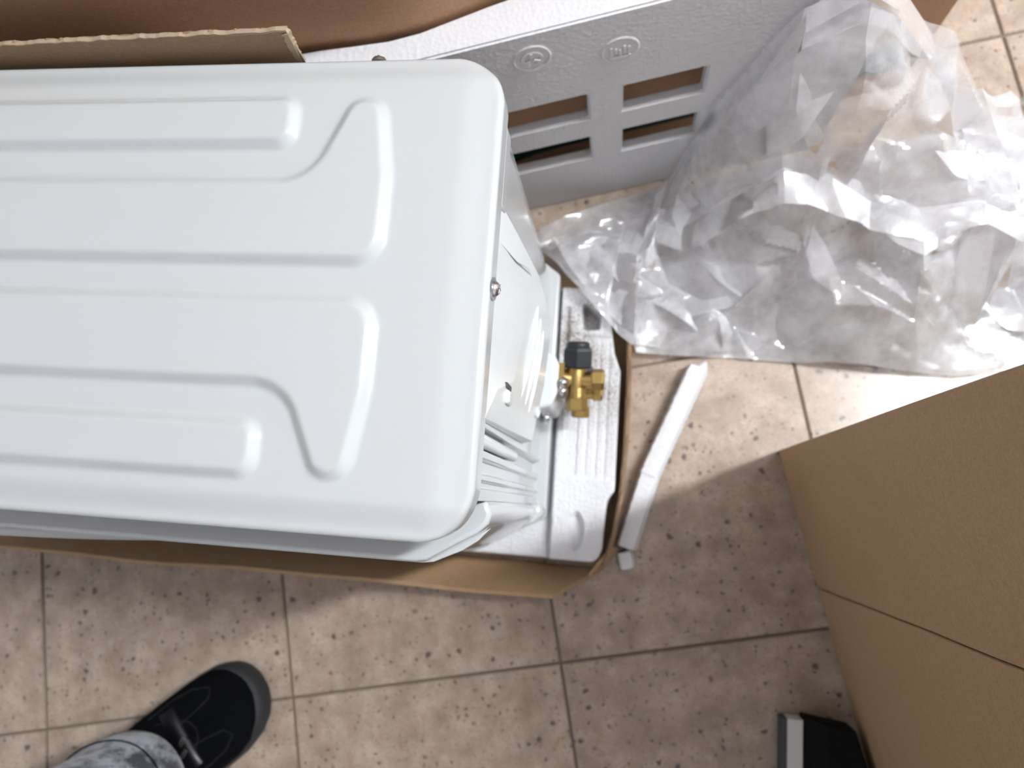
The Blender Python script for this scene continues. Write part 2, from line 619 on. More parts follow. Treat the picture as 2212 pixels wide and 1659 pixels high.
arch = [(-0.0884, 0.1955, 0.4440), (-0.0884, 0.1975, 0.432), (-0.0884, 0.2015, 0.405), (-0.0884, 0.2055, 0.372), (-0.0884, 0.2065, 0.335), (-0.0884, 0.205, 0.29), (-0.0884, 0.200, 0.25)]
tube('handle_lip', arch, 0.0024, M['paint'], ac)
box('panel_ledge', -0.0890, -0.0858, 0.197, 0.254, 0.418, 0.4345, M['paint'], ac, 0.001)

# valve cover
cov = empty('valve_cover', None, None, (-0.085, 0.12, 0.2)); del_keys = [k for k in ('label', 'category') if k in cov]
cov.parent = ac; rel(cov)


cv = dict(I0=(-0.0888, 0.049, 0.4465), I1=(-0.0888, 0.076, 0.4465), I2=(-0.0888, 0.090, 0.4465), I3=(-0.0888, 0.172, 0.4465), I4=(-0.0888, 0.203, 0.428),
          g=(-0.0857, 0.051, 0.440), f=(-0.0832, 0.0745, 0.412), e=(-0.0805, 0.0885, 0.359), d=(-0.0750, 0.1775, 0.336), c=(-0.0750, 0.1815, 0.349),
          b=(-0.0800, 0.1725, 0.385), rt=(-0.0800, 0.1925, 0.391), F0=(-0.0790, 0.0550, 0.235), Mb=(-0.0722, 0.110, 0.224), Rb=(-0.0685, 0.166, 0.224),
          Rr=(-0.0735, 0.1900, 0.300), B0=(-0.0888, 0.053, 0.230), Br=(-0.0888, 0.192, 0.222))
ck = list(cv)
cf = [('I0', 'g', 'f', 'I1'), ('I1', 'f', 'e', 'I2'), ('I2', 'e', 'd', 'I3'), ('I3', 'd', 'c', 'b'), ('I3', 'b', 'rt', 'I4'), ('g', 'F0', 'f'), ('f', 'F0', 'Mb', 'e'),
      ('e', 'Mb', 'Rb', 'd'), ('d', 'Rb', 'Rr', 'c'), ('c', 'Rr', 'rt', 'b'), ('rt', 'Rr', 'Br', 'I4'), ('Rr', 'Rb', 'Br'), ('I0', 'B0', 'F0', 'g'), ('F0', 'B0', 'Br', 'Rb', 'Mb'),
      ('I0', 'I1', 'I2', 'I3', 'I4', 'Br', 'B0')]
cb = from_py('cover_body', [cv[k] for k in ck], [[ck.index(k) for k in f_] for f_ in cf], M['plast_white'], cov, 30)
bevel(cb, 0.0018, 3, 12)


def cov_pt(u, v, lift=0.0):
    A, B, C, D = (Vector(cv[k]) for k in ('e', 'd', 'Rb', 'Mb'))
    A2 = A + (Vector(cv['f']) - A) * 0.25; D2 = Vector(cv['Mb']).lerp(Vector(cv['F0']), 0.75)
    p = A2.lerp(B, u).lerp(D2.lerp(C, u), v)
    return p + Vector((lift, 0, 0))


for k, v in enumerate((0.34, 0.50, 0.66)):
    p = [cov_pt(u, v, 0.0016 * math.sin(math.pi * min(1, max(0, u * 1.05)))) for u in np.linspace(0.02, 0.90 - 0.05 * k, 11)]
    tube('rib', p, [0.0005, 0.0013, 0.0017, 0.0019, 0.0019, 0.0019, 0.0019, 0.0019, 0.0017, 0.0013, 0.0005], M['plast_white'], cov)
box('clip', -0.0845, -0.0792, 0.0685, 0.0790, 0.366, 0.384, M['plast_white'], cov, 0.0025, seg=3)
box('clip_slot', -0.0850, -0.0806, 0.0792, 0.0835, 0.368, 0.388, M['grey_edge'], cov, 0.0008)
bm = bmesh.new(); lathe(bm, [(0.0056, 0), (0.0056, 0.0014), (0.0042, 0.0016), (0.0040, 0.0002)], along(cov_pt(0.12, 0.93, 0.0012), (1, -0.15, 0.15)), 24)
from_bm('screw_hole_rim', bm, M['plast_white'], cov, 40)
screw('screw', (-0.0775, 0.089, 0.135), (1, -0.2, 0.2), 0.0045)
# grip slot below the cover
box('grip_bar', -0.0945, -0.0868, 0.0335, 0.0425, 0.265, 0.443, M['plast_white'], ac, 0.003, seg=3)

# front panel with the chamfered corner, shoulder below the lid
fp = [(-0.0885, -0.0005), (-0.0842, -0.0095), (-0.0860, -0.0165), (-0.0930, -0.0235), (-0.1060, -0.0310), (-0.1270, -0.0440), (-0.135, -0.0455), (-0.790, -0.0455), (-0.812, -0.036), (-0.822, -0.018), (-0.822, -0.0005)]
front = prism('front_panel', fp, 0.066, 0.3960, M['paint'], ac, 0.0035, 50, 4)
prism('front_flange', [(-0.0880, -0.020), (-0.0965, -0.0295), (-0.1075, -0.0372), (-0.1280, -0.0468), (-0.136, -0.0480), (-0.780, -0.0480), (-0.780, -0.044), (-0.134, -0.044), (-0.127, -0.0425), (-0.105, -0.0295)], 0.366, 0.372, M['paint'], ac, 0.0012, 40)
bm = bmesh.new()
lathe(bm, [(0.158, 0), (0.158, 0.004), (0.152, 0.0085), (0.143, 0.010), (0.10, 0.008), (0.02, 0.009)], along((-0.52, -0.0450, 0.225), (0, -1, 0)), 96)
from_bm('fan_grille_dome', bm, M['paint'], ac, 40)
# lower corner fairing and base pan
prism('corner_fairing', [(-0.0880, 0.0), (-0.0795, -0.002), (-0.0770, -0.012), (-0.0840, -0.0205), (-0.1000, -0.028), (-0.1000, -0.010)], 0.075, 0.125, M['paint'], ac, 0.006, 50, 4)
prism('base_pan', round_poly([(-0.826, -0.026), (-0.1, -0.026), (-0.0775, -0.0165), (-0.0775, 0.266), (-0.10, 0.283), (-0.826, 0.283)], 0.006, 4), 0.0445, 0.0765, M['paint'], ac, 0.003, 50)
box('left_panel', -0.824, -0.820, 0.0, 0.281, 0.070, 0.447, M['paint'], ac, 0.001)
box('rear_panel', -0.820, -0.17, 0.279, 0.2815, 0.070, 0.447, M['paint'], ac, 0.0008)

# service valves on a white flange
vb = prism('valve_plate', round_poly([(-0.0885, 0.092), (-0.0700, 0.098), (-0.0650, 0.112), (-0.0650, 0.142), (-0.0700, 0.152), (-0.0885, 0.156)], 0.006, 4), 0.070, 0.168, M['plast_white'], ac, 0.004, 50, 3)


def hexnut(bm, pos, d, r, L, seg=6, chamfer=0.15):
    c = r * chamfer
    lathe(bm, [(r - c, 0), (r, c), (r, L - c), (r - c, L)], along(pos, d), seg)


def service_valve(c, s=1.0, cap=True):
    c = Vector(c)
    bm = bmesh.new()
    lathe(bm, [(0.0075 * s, -0.020 * s), (0.0085 * s, -0.012 * s), (0.0100 * s, 0), (0.0095 * s, 0.012 * s)], along(c, (0, 1, 0.15)), 20)
    lathe(bm, [(0.0080 * s, 0), (0.0080 * s, 0.020 * s)], along(c, (1, 0, 0.05)), 18)
    lathe(bm, [(0.0085 * s, 0), (0.0105 * s, 0.012 * s)], along(c, (-1, 0, 0)), 18)
    bm_box(bm, -0.017 * s, -0.011 * s, -0.016 * s, 0.014 * s, -0.012 * s, 0.012 * s, Matrix.Translation(c))
    v = from_bm('service_valve', bm, M['brass'], ac, 40)
    bm = bmesh.new(); hexnut(bm, c + Vector((0.015, 0.001, 0.001)) * s, (1, 0, 0.05), 0.0105 * s, 0.012 * s)
    from_bm('brass_nut', bm, M['brass'], v)
    bm = bmesh.new(); hexnut(bm, c + Vector((0.001, -0.0165, -0.003)) * s, (0.03, -1, -0.15), 0.0108 * s, 0.0135 * s)
    lathe(bm, [(0.0085 * s, 0), (0.0085 * s, 0.012 * s)], along(c + Vector((0.001, -0.008, -0.001)) * s, (0.03, -1, -0.15)), 18)
    from_bm('flare_nut', bm, M['brass'], v)
    if cap:
        bm = bmesh.new()
        m = along(c + Vector((0.001, 0.0115, 0.002)) * s, (0, 1, 0.28)) @ Matrix.Rotation(R(30), 4, 'Z')
        lathe(bm, [(0.0140 * s, 0), (0.0152 * s, 0.002 * s), (0.0152 * s, 0.0165 * s), (0.0135 * s, 0.0200 * s)], m, 6)
        lathe(bm, [(0.0112 * s, 0.0195 * s), (0.0112 * s, 0.0235 * s), (0.0095 * s, 0.0255 * s)], m, 24)
        o = from_bm('valve_cap', bm, M['black_cap'], v)
        o['label'] = 'black hexagonal valve cap'
        bevel(o, 0.0008, 2)
    for dy, dz in ((-0.006, 0.013), (-0.014, 0.010)):
        screw('screw', c + Vector((-0.0115, dy, dz)) * s, (0.6, -0.3, 0.7), 0.0042 * s, v)
    return v


service_valve((-0.0475, 0.1285, 0.150), 1.07)
service_valve((-0.0455, 0.1235, 0.098), 0.92)

# ================================================================ FOAM BASE
fb_out = round_poly([(-0.805, -0.0615), (-0.0205, -0.0615), (-0.0144, -0.048), (-0.0112, 0.0075), (-0.0030, 0.0195), (-0.0025, 0.158), (-0.0105, 0.180), (-0.0155, 0.2135), (-0.0122, 0.2575), (-0.805, 0.2575)],
                    [0.004, 0.013, 0.004, 0.005, 0.005, 0.005, 0.004, 0.02, 0.008, 0.004], 6)
hole_poly = round_poly([(-0.0515, 0.240), (-0.0285, 0.2245), (-0.0290, 0.2065), (-0.0480, 0.2050)], 0.004, 4)


def foam_h(x, y, s):
    h = np.zeros(len(x))
    h -= 0.0130 * sstep(-0.0745, -0.0775, x)                       # lower ledge under the unit
    h -= 0.0090 * np.exp(-((x + 0.0750) / 0.0016) ** 2) * sstep(0.16, 0.14, y)
    d = np.sqrt(((x + 0.0460) / 0.0105) ** 2 + ((y + 0.0290) / 0.0225) ** 2)
    h -= 0.0105 * sstep(1.08, 0.72, d) * (0.45 + 0.55 * sstep(-0.0500, -0.0440, x))
    P = np.stack([x, y], 1)
    dh, _ = poly_dist(P, hole_poly)
    h -= 0.026 * sstep(0.001, -0.0025, dh)
    ch = sstep(-0.0648, -0.0635, x) * sstep(-0.0478, -0.0492, x) * sstep(0.0325, 0.0335, y) * sstep(0.145, 0.143, y)
    h -= 0.0045 * ch
    rear = sstep(0.030, 0.034, y) * sstep(0.200, 0.196, y) * sstep(-0.0495, -0.0480, x)
    h -= 0.0028 * rear
    for xc in (-0.0385, -0.0270, -0.0165):
        h -= 0.0014 * np.exp(-((x - xc) / 0.0016) ** 2) * sstep(0.032, 0.037, y) * sstep(0.200, 0.190, y)
    h -= 0.006 * np.exp(-((x + 0.0675) / 0.0026) ** 2) * sstep(0.165, 0.175, y) * sstep(0.236, 0.228, y)
    rng = np.sin(x * 611 + 3 * np.sin(y * 320)) * np.sin(y * 577 + 2.3 * np.sin(x * 410))
    return h + 0.00035 * rng


xs = np.concatenate([np.linspace(-0.87, -0.30, 60)[:-1], np.linspace(-0.30, -0.085, 90)[:-1], np.linspace(-0.085, 0.055, 150)])
ys = np.concatenate([np.linspace(-0.118, 0.315, 340)])
fbase = plate('polystyrene_cushion', fb_out, xs, ys, 0.056, 0.0040, 0.0505, foam_h, M['foam_dirty'], None, smooth=50)
tag(fbase, 'grimy white polystyrene base cushion under the air conditioner unit', 'foam packaging')

# ================================================================ CARTON TRAY
tray = empty('carton_tray', 'open brown cardboard carton tray holding the foam base, rear wall torn off ragged', 'cardboard tray', (-0.4, 0.1, 0))
tray_poly = [(-0.815, -0.0665), (-0.0170, -0.0665), (-0.0040, -0.030), (0.0060, 0.05), (0.0060, 0.285), (-0.815, 0.285)]
prism('tray_bottom', tray_poly, 0.0004, 0.0050, M['card'], tray)
# right wall follows the foam
wl = [(-0.0150, -0.0660), (-0.0055, -0.030), (0.0010, 0.015), (0.0035, 0.07), (0.0040, 0.16), (0.0010, 0.215), (0.0015, 0.285)]
wo = [(x + 0.0055, y) for x, y in wl]
V, F = [], []
m_ = len(wl)
hs = [0.040, 0.050, 0.055, 0.056, 0.056, 0.056, 0.056]
for (x, y), (x2, y2), h in zip(wl, wo, hs):
    V += [(x, y, 0.005), (x2, y2, 0.005), (x2 + 0.001, y2, h + 0.0012), (x + 0.001, y, h)]
for i in range(m_ - 1):
    a, b = 4 * i, 4 * i + 4
    for k in range(4):
        F.append([a + k, a + (k + 1) % 4, b + (k + 1) % 4, b + k])
F += [[0, 1, 2, 3], [4 * m_ - 4, 4 * m_ - 3, 4 * m_ - 2, 4 * m_ - 1]]
from_py('right_wall', V, F, M['card_shaded'], tray)
# torn upper lip of that wall
rs = random.Random(3)
V, F = [], []
N = 70
for i in range(N + 1):
    t = i / N * (m_ - 1)
    k = min(int(t), m_ - 2); f = t - k
    x = wl[k][0] * (1 - f) + wl[k + 1][0] * f; y = wl[k][1] * (1 - f) + wl[k + 1][1] * f; h = hs[k] * (1 - f) + hs[k + 1] * f
    V += [(x + 0.0018, y, h), (x + 0.0030, y, h + 0.001 + rs.random() * 0.0022), (x + 0.0048 + rs.random() * 0.0012, y, h + 0.001 + rs.random() * 0.002), (x + 0.0062, y, h)]
for i in range(N):
    a, b = 4 * i, 4 * i + 4
    F += [[a + k, a + k + 1, b + k + 1, b + k] for k in range(3)]
from_py('torn_edge', V, F, M['card_shaded'], tray)


def slab(name, quad, th, mat, parent, nu=1, nv=1, wob=0.0, seed=0):
    """a sheet of board from 4 corner points (p00,p10,p11,p01) with thickness along its normal"""
    p = [Vector(q) for q in quad]
    nrm = (p[1] - p[0]).cross(p[3] - p[0]).normalized()
    V, F = [], []
    for side_ in (0, 1):
        for j in range(nv + 1):
            for i in range(nu + 1):
                u, v = i / nu, j / nv
                q = p[0] * (1 - u) * (1 - v) + p[1] * u * (1 - v) + p[2] * u * v + p[3] * (1 - u) * v
                w = wob * mnoise.noise(Vector((q.x * 9 + seed, q.y * 9, q.z * 9)))
                V.append(q + nrm * (w + side_ * th))
    W = nu + 1; S = W * (nv + 1)
    for j in range(nv):
        for i in range(nu):
            a = j * W + i
            F.append([a, a + W, a + W + 1, a + 1]); F.append([S + a, S + a + 1, S + a + W + 1, S + a + W])
    ring = [i for i in range(W)] + [j * W + nu for j in range(1, nv + 1)] + [nv * W + i for i in range(nu - 1, -1, -1)] + [j * W for j in range(nv - 1, 0, -1)]
    for a, b in zip(ring, ring[1:] + ring[:1]):
        F.append([a, b, S + b, S + a])
    return from_py(name, V, F, mat, parent)


slab('front_flap', [(-0.815, -0.0670, 0.003), (-0.0150, -0.0695, 0.004), (-0.0665, -0.1010, 0.058), (-0.815, -0.1005, 0.058)], 0.0050, M['card'], tray, 24, 3, 0.003, 4)
slab('corner_flap', [(-0.0175, -0.070, 0.004), (0.0005, -0.0440, 0.006), (-0.006, -0.0420, 0.040), (-0.0300, -0.0760, 0.034)], 0.004, M['card'], tray, 3, 2, 0.002, 9)
# tall rear wall, torn along the top and the right end
V, F = [], []
rs = random.Random(11)
NX = 150
tops = []
for i in range(NX + 1):
    x = -0.815 + (0.815 - 0.237) * i / NX
    zt = 0.4655 + 0.0055 * (x + 0.45) / 0.2 + rs.uniform(-0.0006, 0.0006) + 0.0004 * math.sin(i * 0.9)
    tops.append((x, zt))
yb = 0.3025
for i, (x, zt) in enumerate(tops):
    xr = x
    cols = []
    for k, zz in enumerate((0.005, 0.25, 0.44, zt)):
        lean = 0.0 if zz < 0.3 else (zz - 0.3) * 0.02
        xx = x + (-0.004 * (zt - zz) / 0.035 if i == NX and zz >= 0.44 else (-0.004 if i == NX else 0))
        cols.append((xx, yb - 0.012 * (1 - zz / 0.5) + lean, zz))
    V += cols + [(a, b + 0.0042, c + (rs.uniform(-0.0022, 0.0010) if c > 0.46 else 0)) for a, b, c in cols[::-1]]
for i in range(NX):
    a, b = 8 * i, 8 * i + 8
    for k in range(8):
        F.append([a + k, a + (k + 1) % 8, b + (k + 1) % 8, b + k])
F += [list(range(8)), [8 * NX + k for k in range(8)]]
from_py('rear_wall', V, F, M['card_shaded'], tray)
# ragged liner paper along the tear
V, F = [], []
pts = [(x, zt) for x, zt in tops]
x_e, z_e = pts[-1]
end = [(x_e - 0.004 * t, z_e - 0.035 * t) for t in np.linspace(0.05, 1, 16)]
path = [(x, z, 0) for x, z in pts] + [(x, z, 1) for x, z in end]
for x, z, e in path:
    a = rs.uniform(0.0004, 0.0022); b = rs.uniform(0.0004, 0.0024)
    if e:
        V += [(x - 0.0025 - a, yb + 0.0015, z - 0.001), (x + 0.0010, yb + 0.0012, z + 0.0006), (x + 0.0010 + b * 0.6, yb + 0.0050, z), (x - 0.001, yb + 0.0070, z - 0.002)]
    else:
        V += [(x, yb + 0.0026, z - 0.0006 - a * 0.5), (x, yb + 0.0028, z + 0.0005), (x, yb + 0.0052 + b * 0.3, z + b * 0.3), (x, yb + 0.0070 + a * 0.3, z - 0.0012)]
for i in range(len(path) - 1):
    a, b = 4 * i, 4 * i + 4
    F += [[a + k, a + k + 1, b + k + 1, b + k] for k in range(3)]
from_py('torn_liner', V, F, M['card_torn'], tray)

# ================================================================ FOAM PANEL WITH SLOTS
FA = np.array([-0.12058, 0.38057]); FD = np.array([0.97176, 0.23599]); FN = np.array([-0.23599, 0.97176])


def fpt(s, t, z):
    q = FA + FD * s + FN * t
    return (q[0], q[1], z)


s_breaks = sorted(set([-0.26, -0.24, -0.21, -0.18, -0.15, -0.12, -0.09, -0.085, -0.06, -0.004, 0.0, 0.0765, 0.1125, 0.1945, 0.03, 0.225, 0.26, 0.30, 0.335, 0.36]))
z_breaks = [0.0, 0.04, 0.105, 0.151, 0.190, 0.234, 0.295, 0.3005, 0.345]
slots = [(-0.085, -0.0, 0.105, 0.151), (0.0, 0.0765, 0.105, 0.151), (-0.085, 0.0, 0.190, 0.234), (0.0, 0.0765, 0.190, 0.234),
         (0.1125, 0.1945, 0.105, 0.151), (0.1125, 0.1945, 0.190, 0.234)]


def thick(s):
    return float(np.interp(s, [-0.30, -0.168, -0.147, -0.093, -0.07, -0.051, -0.021, 0.012, 0.05, 0.36],
                           [0.040, 0.037, 0.0345, 0.0272, 0.0268, 0.028, 0.0325, 0.0378, 0.0405, 0.0405]))


bm = bmesh.new()
vf, vbk = {}, {}
sb = s_breaks
rs = random.Random(5)
for i, s in enumerate(sb):
    for j, z in enumerate(z_breaks):
        ss = s
        if i == len(sb) - 1:
            ss += rs.uniform(-0.012, 0.004)
        vf[i, j] = bm.verts.new(fpt(ss, 0, z)); vbk[i, j] = bm.verts.new(fpt(ss, thick(s) if z > 0.30 else 0.0125, z))


def is_hole(i, j):
    sm = (sb[i] + sb[i + 1]) / 2; zm = (z_breaks[j] + z_breaks[j + 1]) / 2
    return any(a < sm < b and c < zm < d for a, b, c, d in slots)


ni, nj = len(sb) - 1, len(z_breaks) - 1
for i in range(ni):
    for j in range(nj):
        if is_hole(i, j):
            continue
        bm.faces.new((vf[i, j], vf[i + 1, j], vf[i + 1, j + 1], vf[i, j + 1]))
        bm.faces.new((vbk[i, j], vbk[i, j + 1], vbk[i + 1, j + 1], vbk[i + 1, j]))
        for (di, dj, a, b) in ((-1, 0, (i, j), (i, j + 1)), (1, 0, (i + 1, j), (i + 1, j + 1)), (0, -1, (i, j), (i + 1, j)), (0, 1, (i, j + 1), (i + 1, j + 1))):
            ii, jj = i + di, j + dj
            if not (0 <= ii < ni and 0 <= jj < nj) or is_hole(ii, jj):
                bm.faces.new((vf[a], vf[b], vbk[b], vbk[a]))
bmesh.ops.recalc_face_normals(bm, faces=bm.faces)
se = [e for e in bm.edges if len(e.link_faces) == 2 and e.calc_face_angle(0) > R(50)]
bmesh.ops.bevel(bm, geom=se, offset=0.0030, segments=2, affect='EDGES', clamp_overlap=True)
fpanel = from_bm('slotted_polystyrene_insert', bm, M['foam'], None, 50)
tag(fpanel, 'white polystyrene panel with rectangular slots standing upright behind the unit', 'foam packaging')


def emboss_mark(s, z, kind):
    bm = bmesh.new()
    base = Vector(fpt(s, 0.0003, z))
    nrm = Vector((-FN[0], -FN[1], 0))
    m = along(base, nrm)
    def ring(r0, r1, h):
        seg = 32
        rows = []
        for rr, hh in ((r0 - 0.0012, -0.0006), (r0, h), (r1, h), (r1 + 0.0012, -0.0006)):
            rows.append([bm.verts.new(m @ Vector((rr * math.cos(2 * math.pi * k / seg), rr * math.sin(2 * math.pi * k / seg), hh))) for k in range(seg)])
        for a, b in zip(rows, rows[1:]):
            for k in range(seg):
                bm.faces.new((a[k], a[(k + 1) % seg], b[(k + 1) % seg], b[k]))
    if kind == 0:
        ring(0.0155, 0.0172, 0.0014); ring(0.0075, 0.0098, 0.0016)
        for q in range(3):
            a = 2 * math.pi * q / 3
            bm_box(bm, -0.0012, 0.0012, 0.002, 0.008, 0, 0.0022, m @ Matrix.Rotation(a, 4, 'Z'))
    else:
        ring(0.0155, 0.0174, 0.0014)
        for q in range(5):
            bm_box(bm, -0.009 + q * 0.004, -0.0068 + q * 0.004, -0.006 + 0.002 * (q % 2), 0.006 - 0.002 * (q % 3), 0, 0.0020, m)
        bm_box(bm, -0.010, 0.010, -0.0092, -0.0076, 0, 0.0020, m)
    o = from_bm('moulded_mark', bm, M['foam'], fpanel, 60)
    return o


emboss_mark(0.0295, 0.3115, 0)
emboss_mark(0.1085, 0.2935, 1)

# ================================================================ CARTON BEHIND THE FOAM PANEL
carton = empty('appliance_carton', 'tall brown appliance carton with a bulging wall behind the slotted foam panel', 'carton', fpt(0, 0.2, 0))
NS, NZ = 60, 16
V, F = [], []
SW0, SW1, ZH = -0.85, 0.474, 0.62
for side_ in (0, 1):
    for j in range(NZ + 1):
        for i in range(NS + 1):
            s = SW0 + (SW1 - SW0) * i / NS; z = 0.001 + ZH * j / NZ
            t = thick(max(-0.30, min(0.36, s))) + 0.0035
            far = max(0, -0.30 - s)
            t += 0.012 + far * 0.05
            zz = min(1, z / 0.345)
            t -= 0.011 * zz ** 2                          # leans onto the foam at the top
            t = max(t, (0.356 - 0.3806 - 0.236 * s) / 0.972)
            V.append(fpt(s, t + side_ * 0.006, z))
W = NS + 1; S = W * (NZ + 1)
for j in range(NZ):
    for i in range(NS):
        a = j * W + i
        F.append([a, a + 1, a + W + 1, a + W]); F.append([S + a, S + a + W, S + a + W + 1, S + a + 1])
ring = list(range(W)) + [j * W + NS for j in range(1, NZ + 1)] + [NZ * W + i for i in range(NS - 1, -1, -1)] + [j * W for j in range(NZ - 1, 0, -1)]
for a, b in zip(ring, ring[1:] + ring[:1]):
    F.append([a, b, S + b, S + a])
from_py('front_wall', V, F, M['card_dark'], carton, 40)
slab('right_wall', [fpt(SW1 - 0.006, 0.066, 0.001), fpt(SW1 - 0.006, 0.42, 0.001), fpt(SW1 - 0.006, 0.42, 0.60), fpt(SW1 - 0.006, 0.066, 0.60)], 0.006, M['card_dark'], carton, 6, 6, 0.002)
slab('left_wall', [fpt(SW0, 0.190, 0.001), fpt(SW0, 0.42, 0.001), fpt(SW0, 0.42, 0.60), fpt(SW0, 0.190, 0.60)], 0.006, M['card_dark'], carton, 6, 6, 0.002)
slab('rear_wall', [fpt(SW0, 0.424, 0.001), fpt(SW1, 0.424, 0.001), fpt(SW1, 0.424, 0.60), fpt(SW0, 0.424, 0.60)], 0.006, M['card_dark'], carton, 6, 6, 0.002)

# ================================================================ RIGHT CARTON
BA = Vector((0.185, 0.080, 0)); BD = Vector((0.27532, -0.96135, 0)); BN = Vector((0.96135, 0.27532, 0))
rbox = empty('cardboard_box', 'large closed brown cardboard box with a vertical seam standing at the right', 'cardboard box', BA + BD * 0.3 + BN * 0.2)
BH, BL, BW = 0.56, 0.62, 0.42


def bpnt(a, b, z):
    q = BA + BD * a + BN * b
    return (q.x, q.y, z)


def board(name, quad, th, nu=10, nv=10, wob=0.0025, seed=0):
    o = slab(name, quad, th, M['card'], rbox, nu, nv, wob, seed)
    bevel(o, 0.0012, 2, 60)
    return o


board('side_board', [bpnt(0, 0, 0.001), bpnt(0, 0, BH), bpnt(0.1588, 0, BH), bpnt(0.1588, 0, 0.001)], 0.005, 14, 8, 0.0012, 1)
board('side_board', [bpnt(0.1606, 0.0006, 0.001), bpnt(0.1606, 0.0006, BH), bpnt(BL, 0, BH), bpnt(BL, 0, 0.001)], 0.005, 14, 14, 0.0012, 1)
board('end_board', [bpnt(0.001, 0.0055, 0.001), bpnt(0.001, BW, 0.001), bpnt(0.001, BW, BH), bpnt(0.001, 0.0055, BH)], 0.005, 8, 8, 0.001, 2)
board('end_board', [bpnt(BL - 0.001, 0.0055, 0.001), bpnt(BL - 0.001, BW, 0.001), bpnt(BL - 0.001, BW, BH), bpnt(BL - 0.001, 0.0055, BH)], 0.005, 8, 8, 0.001, 2)
board('far_board', [bpnt(0, BW, 0.001), bpnt(0, BW, BH), bpnt(BL, BW, BH), bpnt(BL, BW, 0.001)], 0.005, 8, 8, 0.001, 3)
board('top_flap', [bpnt(0, 0, BH), bpnt(BL, 0, BH), bpnt(BL, BW / 2 - 0.002, BH), bpnt(0, BW / 2 - 0.002, BH)], 0.005, 8, 8, 0.001, 4)
board('top_flap', [bpnt(0, BW / 2 + 0.002, BH), bpnt(BL, BW / 2 + 0.002, BH), bpnt(BL, BW + 0.005, BH), bpnt(0, BW + 0.005, BH)], 0.005, 8, 8, 0.001, 5)

# ================================================================ BROKEN FOAM STRIP
strip = empty('foam_strip', 'long broken white polystyrene strip lying on the tiles beside the carton tray', 'foam strip', (0.05, 0.06, 0))


def rough_bar(name, pa, pb, w, h, seed, parent, n=44, ends=(0.2, 0.5)):
    rs = random.Random(seed)
    pa, pb = Vector(pa), Vector(pb)
    d = (pb - pa); L = d.length; d.normalize(); sd = Vector((-d.y, d.x, 0))
    V, F = [], []
    prof = [(-0.5, 0.0), (-0.5, 0.72), (-0.40, 0.97), (-0.05, 1.0), (0.28, 0.93), (0.46, 0.62), (0.5, 0.0)]
    for i in range(n + 1):
        t = i / n
        k = 1.0
        e = min(1.0, t / 0.03 + ends[0]); e2 = min(1.0, (1 - t) / 0.06 + ends[1])
        k = min(e, e2)
        for (a, b) in prof:
            off = mnoise.noise(Vector((t * 30 + seed, a * 2, b * 2))) * 0.0014
            bumpy = mnoise.noise(Vector((t * 95 + seed, a * 7, b * 7))) * 0.0009
            cut = -0.006 * (1 - e2) if a < 0 else 0.004 * (1 - e2)
            V.append(pa + d * (t * L + cut) + sd * (-(a * w * (0.55 + 0.45 * k)) + off) + Vector((0, 0, max(0.0006, b * h * (0.7 + 0.3 * k) + (bumpy if b > 0.3 else 0)))))
    m = len(prof)
    for i in range(n):
        for k in range(m):
            F.append([i * m + k, i * m + (k + 1) % m, (i + 1) * m + (k + 1) % m, (i + 1) * m + k])
    F += [list(range(m)), [n * m + k for k in range(m)]]
    return from_py(name, V, F, M['foam'], parent, 35)


rough_bar('strip_length', (0.0362, 0.0405, 0), (0.0925, 0.1795, 0), 0.0262, 0.0235, 3, strip, 40, (1.0, 0.1))
rough_bar('strip_length', (0.0135, -0.0450, 0), (0.0371, 0.0415, 0), 0.0255, 0.0225, 12, strip, 30, (0.7, 1.0))
rough_bar('broken_end', (0.0165, -0.0690, 0), (0.0115, -0.0480, 0), 0.0185, 0.0150, 31, strip, 10, (0.5, 0.4))

# ================================================================ BLACK CASE
case = empty('black_case', 'flat black case with a white and grey striped edge leaning against the box', 'case', (0.25, -0.35, 0))
CY0, CY1 = -0.2125, -0.52
V = []


def case_part(name, x0, x1, z0, z1, mat, y0=CY0, bev=0.0008):
    return box(name, x0, x1, CY1, y0, z0, z1, mat, case, bev)


case_part('grey_edge', 0.1870, 0.1935, 0.0005, 0.0190, M['grey_edge'])
case_part('white_stripe', 0.1937, 0.2100, 0.0005, 0.0200, M['white_stripe'])
poly3 = [(0.2102, 0.0005), (0.2102, 0.0190), (0.232, 0.030), (0.2600, 0.0340), (0.2600, 0.0005)]
V = [(x, CY0 + 0.004 if x < 0.22 else CY0 - (x - 0.22) * 0.05, z) for x, z in poly3]
V += [(x + (0.088 if x > 0.25 else 0.02 if x > 0.225 else 0.0), CY1, z + (0.05 if z > 0.025 else 0)) for x, z in poly3]
m_ = len(poly3)
F = [list(range(m_)), [m_ + k for k in range(m_)]] + [[k, (k + 1) % m_, m_ + (k + 1) % m_, m_ + k] for k in range(m_)]
bevel(from_py('case_body', V, F, M['black_case'], case), 0.0015, 2)

# ================================================================ PERSON: leg with jeans and shoe
person = empty('person', 'person in black suede shoe and acid-washed grey jeans, one foot on the tiles', 'person', (-0.57, -0.375, 0))
ax = Vector((0.766, 0.643, 0)); sd = Vector((-0.643, 0.766, 0))
toe = Vector((-0.4165, -0.2395, 0))
SL = 0.300


def sp_(a, b, z):
    """a: distance back from the toe tip, b: sideways (left positive)"""
    return toe - ax * a + sd * b + Vector((0, 0, z))


